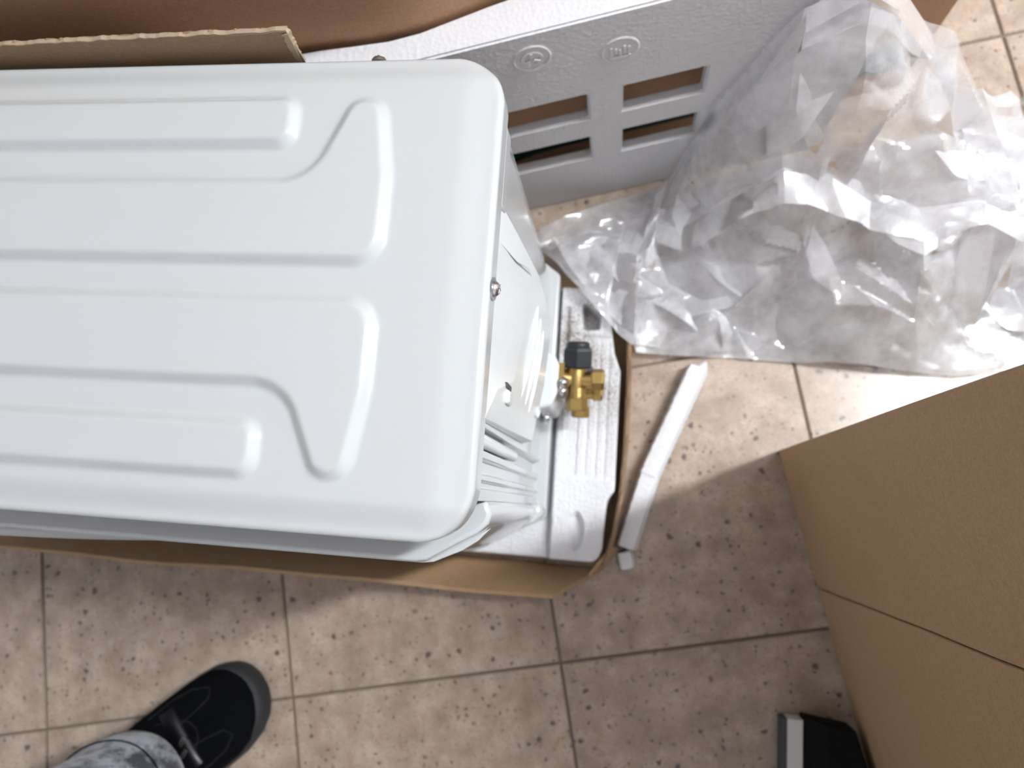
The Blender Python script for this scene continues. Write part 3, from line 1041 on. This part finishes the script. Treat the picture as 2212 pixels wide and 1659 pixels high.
half = [(0.0, 0.010), (0.006, 0.026), (0.016, 0.038), (0.034, 0.0485), (0.06, 0.0540), (0.09, 0.0550), (0.13, 0.0520), (0.17, 0.047), (0.21, 0.0435), (0.25, 0.041), (0.28, 0.034), (0.295, 0.020), (0.300, 0.008)]
skew = [0.004, 0.004, 0.003, 0.002, 0.0, -0.001, 0.0, 0.001, 0.001, 0, 0, 0, 0]
shoe_out = [(a, b + k) for (a, b), k in zip(half, skew)] + [(a, -b + k) for (a, b), k in reversed(list(zip(half, skew)))]
shoe_out = [(a, b) for a, b in round_poly(shoe_out, 0.02, 3)]


def loft(name, layers, mat, parent, smooth=50):
    """layers: list of (outline scale fn) closed loops of equal length"""
    V, F = [], []
    n = len(layers[0])
    for L in layers:
        V += L
    for i in range(len(layers) - 1):
        for k in range(n):
            F.append([i * n + k, i * n + (k + 1) % n, (i + 1) * n + (k + 1) % n, (i + 1) * n + k])
    F += [list(range(n))[::-1], [(len(layers) - 1) * n + k for k in range(n)]]
    return from_py(name, V, F, mat, parent, smooth)


def outl(scale_w, inset, zf):
    out = []
    for a, b in shoe_out:
        a2 = 0.15 + (a - 0.15) * (1 - inset / 0.15)
        out.append(sp_(a2, b * scale_w, zf(a2)))
    return out


shoe = empty('shoe', None, None, toe - ax * 0.15); shoe.parent = person; rel(shoe)
loft('sole', [outl(0.97, 0.004, lambda a: 0.0006), outl(1.0, 0.0, lambda a: 0.004), outl(1.0, 0.0, lambda a: 0.017), outl(0.97, 0.003, lambda a: 0.0225 + 0.004 * max(0, 1 - a / 0.05))], M['shoe_sole'], shoe)


def upper_h(a):
    return float(np.interp(a, [0, 0.02, 0.05, 0.09, 0.13, 0.17, 0.20, 0.25, 0.30], [0.030, 0.046, 0.056, 0.064, 0.078, 0.094, 0.102, 0.100, 0.095]))


layers = []
for t in np.linspace(0, 1, 9):
    w = (1 - t ** 2.6) ** 0.5 if t < 1 else 0.0
    w = 0.965 * max(0.10, w)
    ins = 0.004 + 0.018 * t ** 3
    layers.append(outl(w, ins, lambda a, t=t: 0.020 + (upper_h(a) - 0.020) * math.sin(t * math.pi / 2)))
loft('upper', layers, M['suede'], shoe, 70)


def on_upper(a, b, lift=0.0012):
    hw = float(np.interp(a, [x for x, _ in half], [y for _, y in half])) * 0.965
    w = min(0.995, abs(b) / hw)
    t = (1 - w * w) ** (1 / 2.6)
    return sp_(a, b, 0.020 + (upper_h(a) - 0.020) * math.sin(t * math.pi / 2) + lift)


# toe bumper, stitched seams, glossy strap with two metal eyelets
bump = [sp_(a, b * 1.0, 0.022) for a, b in shoe_out if a < 0.055]
la = sorted([(math.atan2(b, 0.06 - a), a, b) for a, b in shoe_out if a < 0.055])
V, F = [], []
for _, a, b in la:
    fade = min(1, max(0.1, (0.058 - a) / 0.04))
    for inn, z in ((0.0, 0.016), (0.0008, 0.024), (0.004 * fade, 0.0245 + 0.008 * fade), (0.0068 * fade, 0.0225 + 0.0105 * fade)):
        q = sp_(a, b, z) - sp_(0.06, 0, z)
        L = q.length
        V.append(sp_(0.06, 0, z) + q * ((L - inn + 0.0006) / L))
for i in range(len(la) - 1):
    for k in range(3):
        F.append([i * 4 + k, i * 4 + k + 1, i * 4 + 5 + k, i * 4 + 4 + k])
from_py('toe_bumper', V, F, M['shoe_sole'], shoe, 60)
for path in [[(a_ - 0.045, b_) for a_, b_ in pp] for pp in ([(0.155, 0.040), (0.125, 0.043), (0.10, 0.040), (0.082, 0.030), (0.088, 0.020), (0.11, 0.016), (0.13, 0.014)],
             [(0.155, -0.040), (0.125, -0.043), (0.10, -0.040), (0.085, -0.030), (0.09, -0.020), (0.11, -0.016), (0.13, -0.014)],
             [(0.150, 0.030), (0.128, 0.022), (0.117, 0.010), (0.114, 0.0), (0.117, -0.010), (0.128, -0.022), (0.150, -0.030)])]:
    tube('seam', [on_upper(a, b, 0.0002) for a, b in path], 0.0006, M['seam'], shoe, 8)
V, F = [], []
for i, b in enumerate(np.linspace(-0.036, 0.036, 15)):
    for k, a in enumerate((0.080, 0.0825, 0.0955, 0.098)):
        V.append(on_upper(a, b, (0.0, 0.0030, 0.0030, 0.0)[k]))
for i in range(14):
    for k in range(3):
        F.append([i * 4 + k, i * 4 + k + 1, i * 4 + 5 + k, i * 4 + 4 + k])
strap = from_py('strap', V, F, M['patent'], shoe, 60)
for b, a in ((-0.004, 0.087), (-0.016, 0.091)):
    bm = bmesh.new()
    p0 = on_upper(a, b, 0.0028)
    bm_box(bm, -0.0022, 0.0022, -0.0050, 0.0050, 0.0, 0.0016, Matrix.Translation(p0) @ Matrix.Rotation(R(-25), 4, 'Z'))
    bevel(from_bm('metal_tab', bm, M['steel'], shoe), 0.0006)

# leg inside the jeans, jeans with a folded hem
def ring_at(c, rx, ry, z, n=40, wob=0.0, seed=0.0):
    out = []
    for k in range(n):
        a = 2 * math.pi * k / n
        w = 1 + wob * mnoise.noise(Vector((math.cos(a) * 1.6 + seed, math.sin(a) * 1.6, z * 14)))
        q = c + ax * (rx * math.cos(a) * w) + sd * (ry * math.sin(a) * w)
        out.append((q.x, q.y, z))
    return out


LC = toe - ax * 0.160 - sd * 0.020
loft('leg', [ring_at(LC + ax * dx, r * 1.1, r, z) for z, r, dx in ((0.07, 0.036, 0.01), (0.12, 0.036, 0), (0.25, 0.048, -0.005), (0.36, 0.055, -0.008), (0.47, 0.058, 0.0), (0.70, 0.070, 0.0))], M['skin'], person, 80)
jl = []
for z, r, dx in ((0.108, 0.0640, 0.010), (0.106, 0.0690, 0.011), (0.108, 0.0720, 0.011), (0.125, 0.0725, 0.010), (0.135, 0.0700, 0.009), (0.16, 0.0690, 0.006), (0.20, 0.0690, 0.002), (0.26, 0.0710, 0), (0.34, 0.074, -0.003), (0.44, 0.078, 0), (0.56, 0.084, 0.002), (0.74, 0.092, 0.004)):
    jl.append([(x, y, zz + (0.010 * ((Vector((x, y, 0)) - LC).dot(ax)) / -0.07 if z < 0.13 else 0)) for x, y, zz in ring_at(LC + ax * dx, r * 1.0, r * 0.96, z, 48, 0.05 if z > 0.13 else 0.02, 3.0)])
jeans = loft('jeans_leg', jl, M['denim'], person, 80)
hem = [Vector(p) for p in ring_at(LC + ax * 0.0098, 0.0725 * 1.0, 0.0725 * 0.96, 0.133, 48, 0.02, 3.0)]
tube('hem_stitch', hem + hem[:1], 0.0008, M['suede'], jeans, 6)


# ================================================================ PLASTIC BAG
def curve(pts, n, key=None):
    P = np.array(pts, float)
    L = np.concatenate([[0], np.cumsum(np.linalg.norm(np.diff(P, axis=0), axis=1))])
    t = np.linspace(0, L[-1], n)
    return np.stack([np.interp(t, L, P[:, k]) for k in range(P.shape[1])], 1)


def facets(XY, spacing, amp, seed, aniso=(1, 1)):
    """piecewise-linear random relief over a random triangulation: flat facets with sharp creases"""
    rg = np.random.RandomState(seed)
    a, b = XY.min(0) - spacing * 2, XY.max(0) + spacing * 2
    nx = int((b[0] - a[0]) / (spacing * aniso[0])) + 1; ny = int((b[1] - a[1]) / (spacing * aniso[1])) + 1
    gx, gy = np.meshgrid(np.linspace(a[0], b[0], nx), np.linspace(a[1], b[1], ny))
    pts = np.stack([gx.ravel(), gy.ravel()], 1) + rg.uniform(-0.48, 0.48, (nx * ny, 2)) * spacing * np.array(aniso)
    zz = rg.uniform(-1, 1, len(pts)) * amp
    v, e, f, ov, oe, of = delaunay_2d_cdt([Vector(p) for p in pts], [], [], 0, 1e-6)
    v = np.array([(q.x, q.y) for q in v]); zz = np.array([zz[o[0]] if len(o) else 0 for o in ov])
    out = np.zeros(len(XY))
    for tri in f:
        p0, p1, p2 = v[tri[0]], v[tri[1]], v[tri[2]]
        lo = np.minimum(np.minimum(p0, p1), p2); hi = np.maximum(np.maximum(p0, p1), p2)
        k = np.where((XY[:, 0] >= lo[0]) & (XY[:, 0] <= hi[0]) & (XY[:, 1] >= lo[1]) & (XY[:, 1] <= hi[1]))[0]
        if not len(k):
            continue
        d = (p1[1] - p2[1]) * (p0[0] - p2[0]) + (p2[0] - p1[0]) * (p0[1] - p2[1])
        if abs(d) < 1e-14:
            continue
        q = XY[k]
        w0 = ((p1[1] - p2[1]) * (q[:, 0] - p2[0]) + (p2[0] - p1[0]) * (q[:, 1] - p2[1])) / d
        w1 = ((p2[1] - p0[1]) * (q[:, 0] - p2[0]) + (p0[0] - p2[0]) * (q[:, 1] - p2[1])) / d
        w2 = 1 - w0 - w1
        ok = (w0 >= -1e-6) & (w1 >= -1e-6) & (w2 >= -1e-6)
        out[k[ok]] = w0[ok] * zz[tri[0]] + w1[ok] * zz[tri[1]] + w2[ok] * zz[tri[2]]
    return out


def floor_z(P):
    """height of what lies under the film: tiles, foam base and tray wall"""
    z = np.full(P.shape[:-1], 0.0015)
    under = (P[..., 0] < 0.0125) & (P[..., 1] < 0.300)
    z = np.where(under, 0.0605, z)
    return z


def relax(P, rest_scale, iters, bend=0.25, hold=0.04, wall=True, grav=0.00010):
    base = P.copy()
    prs = [((slice(None), slice(0, -1)), (slice(None), slice(1, None))), ((slice(0, -1), slice(None)), (slice(1, None), slice(None))),
           ((slice(0, -1), slice(0, -1)), (slice(1, None), slice(1, None))), ((slice(0, -1), slice(1, None)), (slice(1, None), slice(0, -1)))]
    b2 = [((slice(None), slice(0, -3)), (slice(None), slice(3, None))), ((slice(0, -3), slice(None)), (slice(3, None), slice(None)))]
    rest = [np.linalg.norm(P[a] - P[b], axis=-1) * rest_scale for a, b in prs]
    restb = [np.linalg.norm(P[a] - P[b], axis=-1) * rest_scale for a, b in b2]
    for it in range(iters):
        acc = np.zeros_like(P)
        for (a, b), r, k in [(x, y, 0.22) for x, y in zip(prs, rest)] + [(x, y, 0.22 * bend) for x, y in zip(b2, restb)]:
            d = P[b] - P[a]
            L = np.linalg.norm(d, axis=-1)
            c = d * ((L - r) / np.maximum(L, 1e-9) * k)[..., None]
            acc[a] += c; acc[b] -= c
        P = P + acc
        P[..., 2] -= grav
        P += (base - P) * hold
        fz = floor_z(P)
        P[..., 2] = np.maximum(P[..., 2], fz)
        if wall:
            over = (P[..., 0] * FN[0] + P[..., 1] * FN[1]) - 0.3935
            over = np.maximum(over, 0)
            near_panel = P[..., 2] < 0.36
            P[..., 0] -= np.where(near_panel, over * FN[0], 0); P[..., 1] -= np.where(near_panel, over * FN[1], 0)
    return P


def film(front, back, nu, nv, power, amp, seed, scale, iters=60, big=0.05):
    f3 = curve(front, nu); b3 = curve(back, nu)
    v = np.linspace(0, 1, nv)[:, None, None]
    P = f3[None] * (1 - v) + b3[None] * v
    zf, zb = f3[:, 2][None], b3[:, 2][None]
    vv = v[..., 0]
    P[..., 2] = zf * (1 - vv) + zb * vv ** power
    flat = P[..., :2].reshape(-1, 2) + 0.3 * P[..., 2:3].reshape(-1, 1) * np.array([[0.3, 0.9]])
    n1 = facets(flat, big, 1.0, seed, (1.3, 0.9)).reshape(nv, nu)
    n2 = facets(flat, big * 0.45, 1.0, seed + 1, (0.8, 1.4)).reshape(nv, nu)
    n3 = facets(flat, big * 0.2, 1.0, seed + 2).reshape(nv, nu)
    env = np.sin(np.pi * np.clip(vv * 0.92 + 0.04, 0, 1)) ** 0.6
    rel_ = env * amp * (0.9 + n1 * 1.1 + n2 * 0.75 + n3 * 0.12)
    P[..., 2] += np.maximum(rel_, 0.002)
    P[..., 0] += env * amp * 0.5 * n2
    P[..., 1] += env * amp * 0.5 * n1 * 0.7 - env * amp * 0.3 * (P[..., 2] > 0.1)
    P[..., 2] = np.maximum(P[..., 2], floor_z(P))
    return relax(P, scale, iters)


def grid_mesh(name, sheets, mat, parent=None):
    V, F = [], []
    for P in sheets:
        nv, nu = P.shape[:2]
        o = len(V)
        V += [tuple(p) for p in P.reshape(-1, 3)]
        for j in range(nv - 1):
            for i in range(nu - 1):
                a = o + j * nu + i
                F.append((a, a + 1, a + nu + 1, a + nu))
    me = bpy.data.meshes.new(name); me.from_pydata(V, [], F); me.update()
    ob = link(name, me, mat, parent, 16)
    return ob


front_c = [(-0.092, 0.304, 0.072), (-0.071, 0.268, 0.072), (-0.040, 0.232, 0.068), (-0.010, 0.207, 0.064), (0.012, 0.190, 0.02), (0.06, 0.189, 0.002), (0.13, 0.192, 0.002), (0.21, 0.185, 0.002), (0.299, 0.179, 0.002), (0.38, 0.178, 0.002), (0.455, 0.192, 0.002), (0.66, 0.247, 0.002)]
back_c = [(-0.1000, 0.326, 0.070), (-0.075, 0.347, 0.055), (-0.040, 0.366, 0.040), (0.020, 0.400, 0.010), (0.045, 0.410, 0.02), (0.066, 0.418, 0.10), (0.089, 0.426, 0.185), (0.118, 0.432, 0.25), (0.142, 0.436, 0.305), (0.185, 0.446, 0.330), (0.225, 0.455, 0.295), (0.280, 0.468, 0.215), (0.327, 0.480, 0.145), (0.352, 0.484, 0.10), (0.378, 0.474, 0.055), (0.42, 0.480, 0.01), (0.47, 0.488, 0.002), (0.66, 0.50, 0.002)]
top_film = film(front_c, back_c, 230, 130, 2.0, 0.044, 21, 1.0, 4, 0.095)
low_front = [(x + 0.004, y + 0.006, z) for x, y, z in front_c]
low_back = [(x, y - 0.012 - z * 0.22, z * 0.55) for x, y, z in back_c]
low_film = film(low_front, low_back, 150, 80, 1.6, 0.012, 57, 1.01, 5, 0.07)


def on_film(P, x, y):
    d = (P[..., 0] - x) ** 2 + (P[..., 1] - y) ** 2
    k = np.unravel_index(np.argmin(d), d.shape)
    return P[k]


def fold(path, wdir, width, seed, n=60, m=8, amp=0.006):
    """a doubled-over band of film along a crease"""
    c = curve(path, n)
    rg = np.random.RandomState(seed)
    w = np.linspace(0, 1, m)[:, None, None]
    ww = width * (0.7 + 0.5 * np.interp(np.linspace(0, 1, n), np.linspace(0, 1, 9), rg.rand(9)))
    P = c[None] + w * np.array(wdir)[None, None] * ww[None, :, None]
    nz = np.interp(np.linspace(0, 1, n), np.linspace(0, 1, 22), rg.uniform(-1, 1, 22))
    nz2 = np.interp(np.linspace(0, 1, n), np.linspace(0, 1, 15), rg.uniform(-1, 1, 15))
    P[..., 2] += amp * (nz[None] * w[..., 0] + nz2[None] * np.sin(np.pi * w[..., 0]))
    P[..., 1] -= amp * np.abs(nz2)[None] * np.sin(np.pi * w[..., 0])
    P[..., 2] = np.maximum(P[..., 2], floor_z(P) + 0.001)
    return P


hem = [(x, y - 0.004, z + 0.001) for x, y, z in back_c[3:15]]
folds = [fold(hem, (0.05, -0.55, -0.62), 0.036, 3), fold(hem, (0.02, -0.75, -0.30), 0.024, 5)]
ridge = [tuple(on_film(top_film, x, y) + np.array([0, 0, 0.012])) for x, y in ((0.03, 0.335), (0.06, 0.325), (0.10, 0.335), (0.15, 0.345), (0.20, 0.345), (0.25, 0.335), (0.30, 0.325), (0.36, 0.335), (0.42, 0.33))]
folds += [fold(ridge, (0.05, -0.8, -0.25), 0.034, 7), fold(ridge, (-0.05, 0.8, -0.25), 0.025, 8)]
ridge2 = [tuple(on_film(top_film, x, y) + np.array([0, 0, 0.010])) for x, y in ((0.045, 0.40), (0.035, 0.35), (0.03, 0.31), (0.05, 0.27), (0.09, 0.25), (0.14, 0.26), (0.17, 0.29))]
folds += [fold(ridge2, (-0.5, -0.6, -0.2), 0.035, 11)]
ridge3 = [tuple(on_film(top_film, x, y) + np.array([0, 0, 0.008])) for x, y in ((0.36, 0.46), (0.40, 0.40), (0.41, 0.34), (0.43, 0.28), (0.46, 0.23))]
folds += [fold(ridge3, (-0.7, 0.1, -0.1), 0.05, 13), fold(ridge3, (0.7, 0.1, -0.2), 0.05, 14)]


def shard(p0, p1, side, width, seed, lift=0.010):
    """a pinched-up wedge of film: pointed at both ends, tilted to one side"""
    a = on_film(top_film, *p0) + np.array([0, 0, 0.003]); b = on_film(top_film, *p1) + np.array([0, 0, 0.003])
    rg = np.random.RandomState(seed)
    n, m = 16, 5
    t = np.linspace(0, 1, n)
    prof = np.interp(t, [0, 0.3, 0.65, 1], [0.0, 0.75 + 0.2 * rg.rand(), 1.0, 0.02])
    w = np.linspace(0, 1, m)[:, None, None]
    c = a[None] * (1 - t[:, None]) + b[None] * t[:, None]
    c[:, 2] += lift * prof
    P = c[None] + w * (np.array([side[0], side[1], -lift * 0.85 / max(width, 1e-6)]) * width)[None, None] * prof[None, :, None]
    P[..., 2] = np.maximum(P[..., 2], floor_z(P) + 0.002)
    return P


for k_, (p0, p1, side, wd, lf) in enumerate((
        ((0.195, 0.315), (0.240, 0.245), (-1, -0.3), 0.022, 0.012), ((0.375, 0.345), (0.395, 0.215), (-1, 0.0), 0.034, 0.016),
        ((0.080, 0.300), (0.145, 0.262), (0.3, -1), 0.022, 0.010), ((0.055, 0.365), (0.095, 0.300), (-1, -0.2), 0.024, 0.012),
        ((0.105, 0.375), (0.175, 0.385), (0.1, -1), 0.030, 0.010), ((0.245, 0.335), (0.335, 0.305), (0.2, -1), 0.030, 0.012),
        ((0.030, 0.250), (0.085, 0.215), (0.2, 1), 0.018, 0.008), ((0.105, 0.245), (0.118, 0.200), (1, 0), 0.014, 0.008),
        ((0.265, 0.270), (0.345, 0.225), (0.2, 1), 0.020, 0.010), ((0.010, 0.330), (0.040, 0.285), (-1, 0), 0.020, 0.010),
        ((0.150, 0.400), (0.205, 0.350), (-0.8, -0.4), 0.022, 0.012), ((0.275, 0.440), (0.320, 0.390), (-0.6, -0.6), 0.022, 0.012),
        ((-0.060, 0.310), (-0.010, 0.262), (0.3, 1), 0.018, 0.008), ((0.300, 0.375), (0.385, 0.385), (0, -1), 0.026, 0.010))):
    folds.append(shard(p0, p1, side, wd, k_ + 40, lf))
bag = grid_mesh('plastic_bag', [top_film, low_film] + folds, M['plastic'])
tag(bag, 'large crumpled clear plastic bag draped on the floor against the foam panel', 'plastic bag')

fr2 = [(0.470, 0.500, 0.002), (0.452, 0.545, 0.01), (0.440, 0.60, 0.02), (0.430, 0.66, 0.03), (0.425, 0.75, 0.03)]
bk2 = [(0.72, 0.520, 0.002), (0.74, 0.56, 0.10), (0.76, 0.62, 0.16), (0.76, 0.70, 0.16), (0.76, 0.78, 0.10)]
f2 = film(fr2, bk2, 80, 80, 0.8, 0.022, 91, 1.0, 4, 0.07)
sheet = grid_mesh('plastic_film', [f2], M['plastic'])
tag(sheet, 'loose fold of clear plastic film on the floor at the far upper right corner', 'plastic film')

for o in list(bpy.data.objects):
    if o.parent is not None and 'category' in o:
        del o['category']
    if o.parent is not None and o.get('label', 1) is None:
        del o['label']
